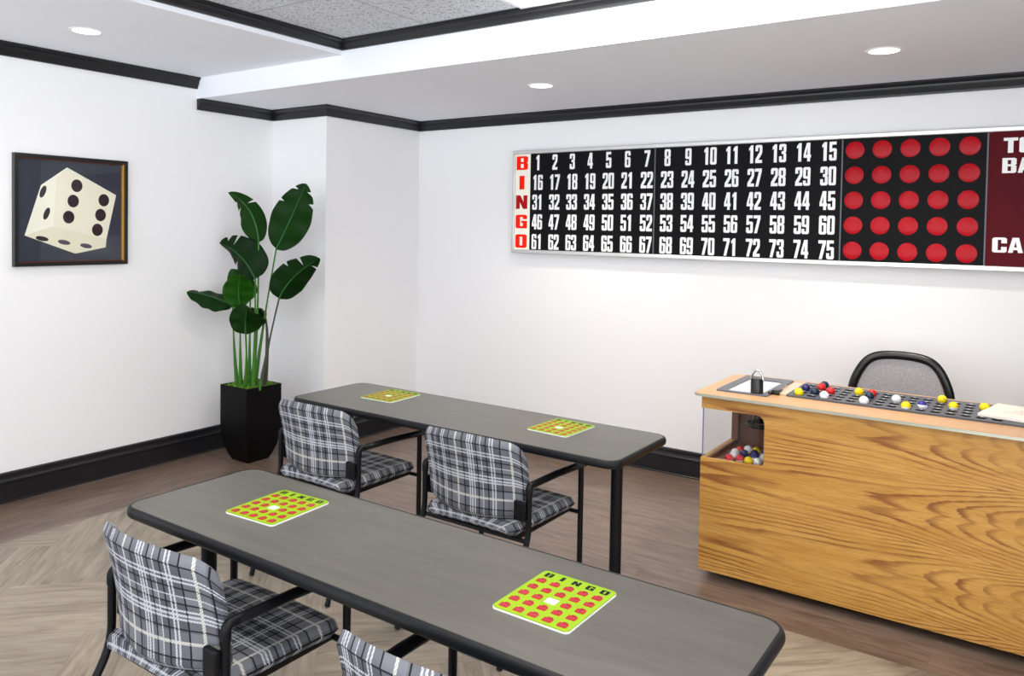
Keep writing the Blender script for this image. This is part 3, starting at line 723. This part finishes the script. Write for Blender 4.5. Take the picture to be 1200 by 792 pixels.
# display bezel and glass plate
b = B(); prism(b, rrect(-1.264, -1.03, 3.528, 3.985, .01, 3), tz+.0002, tz+.006, 'z', 0, [rrect(-1.222, -1.062, 3.552, 3.90, .004, 2)]); link('window_bezel', b, 'grayframe', DK)
b = B(); box(b, -1.2215, -1.0625, 3.5525, 3.8995, tz+.0002, tz+.0022); link('window_plate', b, 'tray', DK)
b = B(); c = (-1.088, 3.572, tz+.006); lathe(b, [(0, 0), (.028, 0), (.028, .062), (.026, .066), (0, .066)], 28, c); link('ball_tube', b, 'plasticblack', DK, True)
b = B(); tube(b, [(-1.088+.026*math.cos(a), 3.572+.0*math.sin(a), tz+.066+.042*math.sin(a)) for a in [math.pi*k/16 for k in range(17)]], .0055, 10, flat=(1, 1))
link('tube_hoop', b, 'chrome', DK, True)
b = B(); box(b, -1.018, -.972, 3.62, 3.945, tz+.0002, tz+.006, .001); link('ramp_plate', b, 'ramp', DK)
b = B(); box(b, -1.030, -.995, 3.60, 3.615, tz+.0002, tz+.022, .003); box(b, -1.022, -1.004, 3.64, 3.69, tz+.006, tz+.014, .002); sphere(b, (-1.034, 3.588, tz+.009), .009); link('release_knob', b, 'plasticblack', DK, True)
b = B(); tube(b, arc_path([(-1.018, 3.70, tz+.008), (-1.012, 3.74, tz+.022), (-1.014, 3.80, tz+.010)], .02), .004, 8); link('release_lever', b, 'chrome', DK, True)
# ball rack with 75 sockets
rk0, rk1, ry0, ry1, rt = -.965, -.10, 3.605, 3.965, tz+.008
b = B()
cx = [-.922+.0545*k for k in range(15)]; ry = [3.647+.0618*k for k in range(5)]
ex = [rk0]+[(a+c)/2 for a, c in zip(cx, cx[1:])]+[cx[-1]+.0273]; ey = [ry0]+[(a+c)/2 for a, c in zip(ry, ry[1:])]+[ry1]
for i, x in enumerate(cx):
    for j, y in enumerate(ry):
        n = 20; circ = []; rect = []
        for k in range(n):
            a = 2*math.pi*k/n; ca, sa = math.cos(a), math.sin(a)
            circ.append((x+.0205*ca, y+.0175*sa))
            lx = (ex[i+1]-x if ca > 0 else x-ex[i]); ly = (ey[j+1]-y if sa > 0 else y-ey[j])
            q = min(lx/abs(ca) if abs(ca) > 1e-6 else 9, ly/abs(sa) if abs(sa) > 1e-6 else 9)
            rect.append((x+q*ca, y+q*sa))
        cor = [(ex[i+1], ey[j+1]), (ex[i], ey[j+1]), (ex[i], ey[j]), (ex[i+1], ey[j])]
        rv = [b.verts.new((p[0], p[1], rt)) for p in rect]; cv = [b.verts.new((p[0], p[1], rt)) for p in circ]; dvv = [b.verts.new((p[0], p[1], rt-.0072)) for p in circ]
        for k in range(n):
            k2 = (k+1) % n; a1, a2 = rect[k], rect[k2]; quad = [rv[k]]
            if abs(a1[0]-a2[0]) > 1e-5 and abs(a1[1]-a2[1]) > 1e-5:
                cc = min(cor, key=lambda c: math.hypot(c[0]-(a1[0]+a2[0])/2, c[1]-(a1[1]+a2[1])/2)); quad.append(b.verts.new((cc[0], cc[1], rt)))
            b.faces.new(quad+[rv[k2], cv[k2], cv[k]])
            b.faces.new((cv[k], cv[k2], dvv[k2], dvv[k])).material_index = 1
        b.faces.new(dvv).material_index = 1
        box(b, x-.005, x+.005, y+.0205, y+.0245, rt, rt+.0012, 0, 2)
for q in ((rk0, ex[-1], ry0-.001, ry0), (rk0, ex[-1], ry1, ry1+.001), (rk0-.001, rk0, ry0, ry1), (ex[-1], -.06, ry0, ry1)):
    box(b, *q, tz+.0002, rt)
link('ball_rack', b, ['rack', 'hole', 'white'], DK, auto=None)
for x in (dx0+.12, dx1-.12):
    for y in (dy0+.1, dy1-.1):
        b = B(); lathe(b, [(0, 0), (.022, 0), (.022, .035), (.03, .036), (.03, .04), (0, .04)], 16, (x, y, .0002)); link('caster', b, 'plasticblack', DK, True)

# bingo balls
def ball(m, x, y, z, label, group):
    b = B(); sphere(b, (0, 0, 0), .0195, 1, 0, 24, 14); o = link('bingo_ball', b, m, None, 'all'); o.location = (x, y, z)
    o.rotation_euler = (0, 0, 0)
    tag(o, label, 'bingo ball', group)
GR = 'bingo balls on the rack'
on = [('yellow', 0, 0, 'yellow ball at the corner of the rack nearest the black tube'), ('navy', 0, 2, 'navy blue ball just behind the corner yellow ball on the rack'),
 ('teal', 1, 1, 'dark blue-black ball in front of two red balls on the rack'), ('red', 1, 3, 'red ball on the rack touching a dark ball behind it'),
 ('teal', 1, 4, 'dark blue-black ball in the far row of the rack behind a red ball'), ('red', 2, 2, 'red ball on the rack directly behind the first white ball'),
 ('ballwhite', 2, 0, 'white ball in the near row, between the corner yellow ball and the empty sockets'), ('yellow', 4, 3, 'yellow ball on the rack beside a red one, in front of the mesh chair'),
 ('red', 5, 3, 'red ball on the rack in front of the mesh chair'), ('ballwhite', 5, 0, 'white ball in the near row with a dark ball showing behind it'),
 ('teal', 5, 2, 'dark ball half hidden between a white and a red ball'), ('ballwhite', 7, 2, 'white ball standing alone in the middle row of the rack'),
 ('yellowwhite', 8, 0, 'yellow and white ball in the near row beside the lone white one'), ('navywhite', 9, 1, 'white ball with a blue top on the rack'),
 ('yellow', 10, 4, 'yellow ball in the far row, just where the mesh chair frame ends'), ('yellowwhite', 11, 2, 'yellow and white ball between two all-yellow ones on the rack'),
 ('yellow', 13, 3, 'yellow ball beside the paper pad')]
for m_, i, j, l in on:
    ball(m_, cx[i], ry[j], rt+.0098, l, GR)
hop = [('ballwhite', 520, -1.168, 3.722), ('red', 0, -1.192, 3.684), ('yellowwhite', 0, -1.128, 3.722), ('yellow', 0, -1.086, 3.78), ('ballwhite', 0, -1.200, 3.632), ('navy', 0, -1.160, 3.640),
       ('navy', 0, -1.120, 3.668), ('navywhite', 0, -1.082, 3.700), ('redwhite', 0, -1.150, 3.545), ('yellow', 0, -1.108, 3.540), ('ballwhite', 0, -1.068, 3.545), ('ballwhite', 0, -1.065, 3.625), ('redwhite', 0, -1.192, 3.525), ('ballwhite', 0, -1.19, 3.585), ('navywhite', 0, -1.10, 3.60), ('navy', 0, -1.03, 3.59), ('redwhite', 0, -1.02, 3.67)]
lab = ['white ball at the back of the pile inside the desk window', 'red ball at the back of the pile in the desk window, beside a white one',
 'yellow and white ball in the back row of the pile', 'yellow ball furthest back in the pile inside the desk window',
 'white ball at the left edge of the desk window pile, behind another white one', 'dark blue ball in the middle of the pile, touching the leftmost white balls',
 'dark blue ball in the middle of the pile, before the yellow-and-white one', 'blue and white ball near the right edge of the pile in the desk window',
 'red and white ball in the front row of the pile, next to a yellow one', 'yellow ball in the front row of the pile behind the oak sill',
 'white ball at the right end of the front row of the pile', 'white ball at the right edge of the pile, behind the front row', 'red and white ball at the left end of the front row of the pile',
 'white ball just behind the leftmost red ball of the pile', 'blue and white ball right behind the front yellow ball of the pile', 'dark blue ball half hidden by the oak window edge', 'red and white ball behind the oak edge of the desk window']
P_ = [[h[2], h[3]] for h in hop]
for it in range(200):
    for i in range(len(P_)):
        for j in range(i):
            ddx, ddy = P_[i][0]-P_[j][0], P_[i][1]-P_[j][1]; d = math.hypot(ddx, ddy) or 1e-4
            if d < .0394:
                q = (.0396-d)/2/d; P_[i][0] += ddx*q; P_[i][1] += ddy*q; P_[j][0] -= ddx*q; P_[j][1] -= ddy*q
        P_[i][0] = min(max(P_[i][0], -1.25), -.996); P_[i][1] = max(P_[i][1], 3.50)
for (m_, _, _, _), p, l in zip(hop, P_, lab): ball(m_, p[0], p[1], .535+.0196, l, 'bingo balls inside the desk window')
# paper pad
b = B(); PDL = (-.085, 3.80)
PD = thing('paper_pad', 'cream paper pad lying across the end of the ball rack', 'paper pad', (-.09, 3.785, rt+.0014), math.radians(-12))
b = B(); box(b, -.115, .15, -.13, .15, 0, .011, .001); link('sheets', b, 'paper', PD)
b = B(); 
for k in range(3): box(b, -.05+.02*k, .12, -.02+.035*k, -.014+.035*k, .011, .0113)
link('printing', b, 'paperink', PD)

# ------------------------------------------------------------------ office chair
OC = thing('office_chair', 'black office chair with a grey mesh back behind the oak desk', 'office chair', (-.622, 4.45, 0))
def backpt(u, sc=1):   # outline, u in 0..1 from lower left over the top to lower right
    pts = [(-.215, .55), (-.232, .70), (-.228, .80), (-.195, .885), (-.155, .942), (-.10, .966), (0, .972), (.10, .966), (.155, .942), (.195, .885), (.228, .80), (.232, .70), (.215, .55)]
    return [(x*sc, .55+(z-.55)*sc) for x, z in pts]
ol = backpt(0); ol = [Vector((x, .0, z)) for x, z in ol]
def smoothp(P, it=2):
    for _ in range(it):
        Q = []
        n = len(P)
        for i in range(n):
            a, c = P[i], P[(i+1) % n]; Q += [a*.75+c*.25, a*.25+c*.75]
        P = Q
    return P
cl = smoothp(ol, 2)
def bow(p): return Vector((p.x, -.035*(p.x/.23)**2+.02, p.z))
b = B(); tube(b, [bow(p) for p in cl]+[bow(cl[0])], .022, 12, cap=False, flat=(1.0, .75)); link('back_frame', b, 'plasticblack', OC, True)
b = B(); N_ = len(cl); cen = Vector((0, 0, .76)); rg_ = []
for k in range(7):
    q = 1-k/6*.999; rg_.append([b.verts.new(bow(cen+(p-cen)*q)) for p in cl])
for A, D in zip(rg_, rg_[1:]):
    for k in range(N_): b.faces.new((A[k], A[(k+1) % N_], D[(k+1) % N_], D[k]))
link('mesh_back', b, 'mesh', OC, 'all')
b = B(); tube(b, arc_path([(0, .035, .72), (0, .06, .55), (0, -.02, .42), (0, -.17, .41)], .08), .02, 12, flat=(1.6, .6)); link('back_support', b, 'plasticblack', OC, True)
b = B(); prism(b, rrect(-.22, .22, -.40, -.03, .08, 6), .445, .495, 'z'); bmesh.ops.bevel(b, geom=[e for e in b.edges if len(e.link_faces) == 2 and e.calc_face_angle() > 1.2], offset=.015, segments=3, affect='EDGES'); link('seat', b, 'fabricblack', OC, True)
b = B(); tube(b, [(0, -.2, .08), (0, -.2, .445)], .022, 14); link('gas_column', b, 'plasticblack', OC, True)
for k in range(5):
    a = math.radians(72*k+90); d = Vector((math.cos(a), math.sin(a), 0)); c0 = Vector((0, -.2, 0))
    b = B(); tube(b, [c0+d*.02+Vector((0, 0, .10)), c0+d*.24+Vector((0, 0, .065))], [.02, .013], 10); link('base_arm', b, 'plasticblack', OC, True)
    b = B(); p = c0+d*.24; tube(b, [p+d.cross(Vector((0, 0, 1)))*.02+Vector((0, 0, .028)), p-d.cross(Vector((0, 0, 1)))*.02+Vector((0, 0, .028))], .0275, 16); tube(b, [p+Vector((0, 0, .03)), p+Vector((0, 0, .07))], .008, 8); link('caster', b, 'plasticblack', OC, True)

# ------------------------------------------------------------------ potted plant
PX, PY = -4.442, 3.378
PL = thing('potted_plant', 'tall bird of paradise plant in a tapered black square planter by the corner', 'potted plant', (PX, PY, 0))
b = B(); rings = []
prf = [(.084, 0), (.103, .04), (.121, .09), (.133, .15), (.139, .21), (.141, .27), (.141, .505), (.141, .51), (.131, .51), (.131, .47)]
for w_, z in prf: rings.append([b.verts.new((sx*w_, sy*w_, z)) for sx, sy in ((1, 1), (-1, 1), (-1, -1), (1, -1))])
for A, D in zip(rings, rings[1:]):
    for k in range(4): b.faces.new((A[k], A[(k+1) % 4], D[(k+1) % 4], D[k]))
b.faces.new(rings[0]); b.faces.new(rings[-1]); bmesh.ops.bevel(b, geom=[e for e in b.edges if abs(e.verts[0].co.z-e.verts[1].co.z) > .03 and abs(abs(e.verts[0].co.x)-abs(e.verts[0].co.y)) < 1e-5 and e.verts[0].co.x*e.verts[1].co.x > 0], offset=.003, segments=2, affect='EDGES')
link('planter', b, 'pot', PL, True)
b = B(); n = 26; g = {}
for i in range(n+1):
    for j in range(n+1):
        x, y = -.129+.258*i/n, -.129+.258*j/n
        hgt = .503+.014*math.sin(i*1.3+j*.6)*math.cos(j*1.1-i*.4)+.02*(1-max(abs(x), abs(y))/.129)+random.uniform(-.003, .003)
        g[i, j] = b.verts.new((x, y, hgt))
for i in range(n):
    for j in range(n): b.faces.new((g[i, j], g[i+1, j], g[i+1, j+1], g[i, j+1]))
tag(link('moss', b, 'moss', PL, 'all'))
def bez(a, m, c, t):   # quadratic passing through m at t=.5
    k = m*2-(a+c)/2; return a*(1-t)**2+k*2*t*(1-t)+c*t*t
def leaf(base, mid, tip, width, nrm, fold, tone, soil, skew=0, tears=(), stemdark=False, r0=.016, bend=None, shape=.85, curl=0.0, stem_r=.0055):
    off = Vector((PX, PY, 0))
    base, mid, tip, soil = (Vector(v)-off for v in (base, mid, tip, soil)); nrm = Vector(nrm).normalized()
    mids = (soil+base)/2+(Vector(bend) if bend else Vector((0, 0, 0)))
    b = B(); pts = [bez(soil, mids, base, k/14) for k in range(15)]
    tube(b, pts, [r0+(stem_r-r0)*min(1, k/9) for k in range(15)], 10); st = link('stem', b, 'stemdark' if stemdark else 'stem', PL, True)
    b = B(); uvl = b.loops.layers.uv.new('UVMap'); cl_ = b.loops.layers.float_color.new('tone'); NL, NW = 44, 8; rows_ = []
    for i in range(NL+1):
        tt = i/NL; p = bez(base, mid, tip, tt); d = (bez(base, mid, tip, min(1, tt+.02))-bez(base, mid, tip, max(0, tt-.02))).normalized()
        nn = (nrm-d*nrm.dot(d)).normalized(); side = d.cross(nn)
        row = {}
        for sgn in (-1, 1):
            wdt = width/2*max(0, math.sin(math.pi*min(1, tt**shape)))**.62*(1+skew*sgn)
            if tt < .02: wdt *= .3
            for (ts, t0, dt, dep) in tears:
                if ts == sgn and abs(tt-t0) < dt: wdt *= 1-min(.8, dep*1.5)*(1-abs(tt-t0)/dt)
            for k in range(0, NW+1):
                q = k/NW; fo = fold+curl*q
                wav = .006*math.sin(tt*21+sgn)*q
                row[sgn*k] = p+side*sgn*wdt*q*math.cos(fo*(1 if True else 1))-nn*(wdt*q*math.sin(fo))+nn*wav
        rows_.append([b.verts.new(row[k]) for k in range(-NW, NW+1)])
    for i in range(NL):
        for k in range(2*NW):
            f = b.faces.new((rows_[i][k], rows_[i][k+1], rows_[i+1][k+1], rows_[i+1][k]))
            for l, (ii, kk) in zip(f.loops, ((i, k), (i, k+1), (i+1, k+1), (i+1, k))):
                l[uvl].uv = (abs(kk-NW)/NW, ii/NL); l[cl_] = (tone, tone, tone, 1)
    bmesh.ops.solidify(b, geom=b.faces[:], thickness=.0012)
    for f in b.faces: f.material_index = 0
    mp = [bez(base, mid, tip, k/20) for k in range(20)]
    tube(b, [q+nrm*.0015 for q in mp], [.0055*(1-.85*k/19) for k in range(20)], 8, mi=1)
    lf = link('leaf', b, ['leaf', 'midrib'], st, 'all')
CAMD = (.78, -.62, .12)
leaf((-4.247, 3.42, 1.425), (-4.112, 3.44, 1.655), (-4.006, 3.46, 1.859), .265, (.70, -.70, .25), .12, .22, (-4.38, 3.36, .50), tears=((1, .72, .02, .35), (1, .88, .02, .5), (-1, .62, .015, .3), (-1, .86, .02, .4)), bend=(-.02, 0, -.05), shape=.78)
leaf((-4.339, 3.35, 1.469), (-4.390, 3.32, 1.672), (-4.567, 3.28, 1.8), .23, (.75, -.50, -.15), .75, .36, (-4.42, 3.37, .50), tears=((1, .66, .02, .5), (-1, .7, .02, .4), (-1, .85, .02, .5)), bend=(.02, 0, 0), skew=-.1, shape=.7)
leaf((-4.306, 3.30, 1.229), (-4.420, 3.27, 1.375), (-4.601, 3.24, 1.462), .29, (.60, -.55, -.35), .45, .06, (-4.36, 3.33, .50), tears=((1, .75, .02, .5), (1, .87, .02, .5), (-1, .6, .02, .5), (-1, .72, .02, .35)), bend=(.01, 0, 0), shape=.72)
leaf((-4.353, 3.22, 1.041), (-4.330, 3.19, 1.155), (-4.270, 3.16, 1.270), .20, (.80, -.58, .1), .18, .75, (-4.45, 3.30, .50), shape=.9, bend=(0, 0, 0), stem_r=.005)
leaf((-4.468, 3.25, 1.045), (-4.580, 3.16, 1.105), (-4.700, 3.06, 1.135), .19, (.30, -.40, .80), .35, .16, (-4.50, 3.31, .50), tears=((1, .8, .02, .3),), bend=(-.01, 0, .0), shape=.8)
leaf((-4.240, 3.18, .883), (-4.190, 3.14, .985), (-4.090, 3.08, 1.085), .23, (.66, -.55, .45), .22, .20, (-4.40, 3.30, .50), bend=(.01, 0, 0), shape=.8, skew=.1)
leaf((-4.214, 3.42, 1.098), (-4.095, 3.44, 1.245), (-3.869, 3.46, 1.381), .24, (.62, -.60, -.30), .40, .10, (-4.33, 3.37, .50), stemdark=True, tears=((1, .82, .02, .5), (-1, .75, .02, .5), (-1, .55, .015, .3)), bend=(-.015, 0, -.02), shape=.65)
leaf((-4.400, 3.40, 1.02), (-4.440, 3.42, .96), (-4.470, 3.44, .86), .13, CAMD, .3, .04, (-4.35, 3.42, .50), stemdark=True, bend=(.05, 0, .15), shape=.9)
leaf((-4.420, 3.35, 1.075), (-4.490, 3.33, 1.165), (-4.560, 3.30, 1.285), .19, (.75, -.60, .2), .2, .6, (-4.44, 3.36, .50), shape=.85, bend=(.0, 0, 0))
b = B()
for x, y, hh, rr in ((-4.30, 3.34, .09, .008), (-4.345, 3.33, .05, .006)): tube(b, [(x-PX, y-PY, .49), (x-PX+.004, y-PY, .49+hh*.6), (x-PX+.006, y-PY, .49+hh)], [rr, rr*.8, rr*.2], 8)
link('sprout', b, 'stem', PL, True)
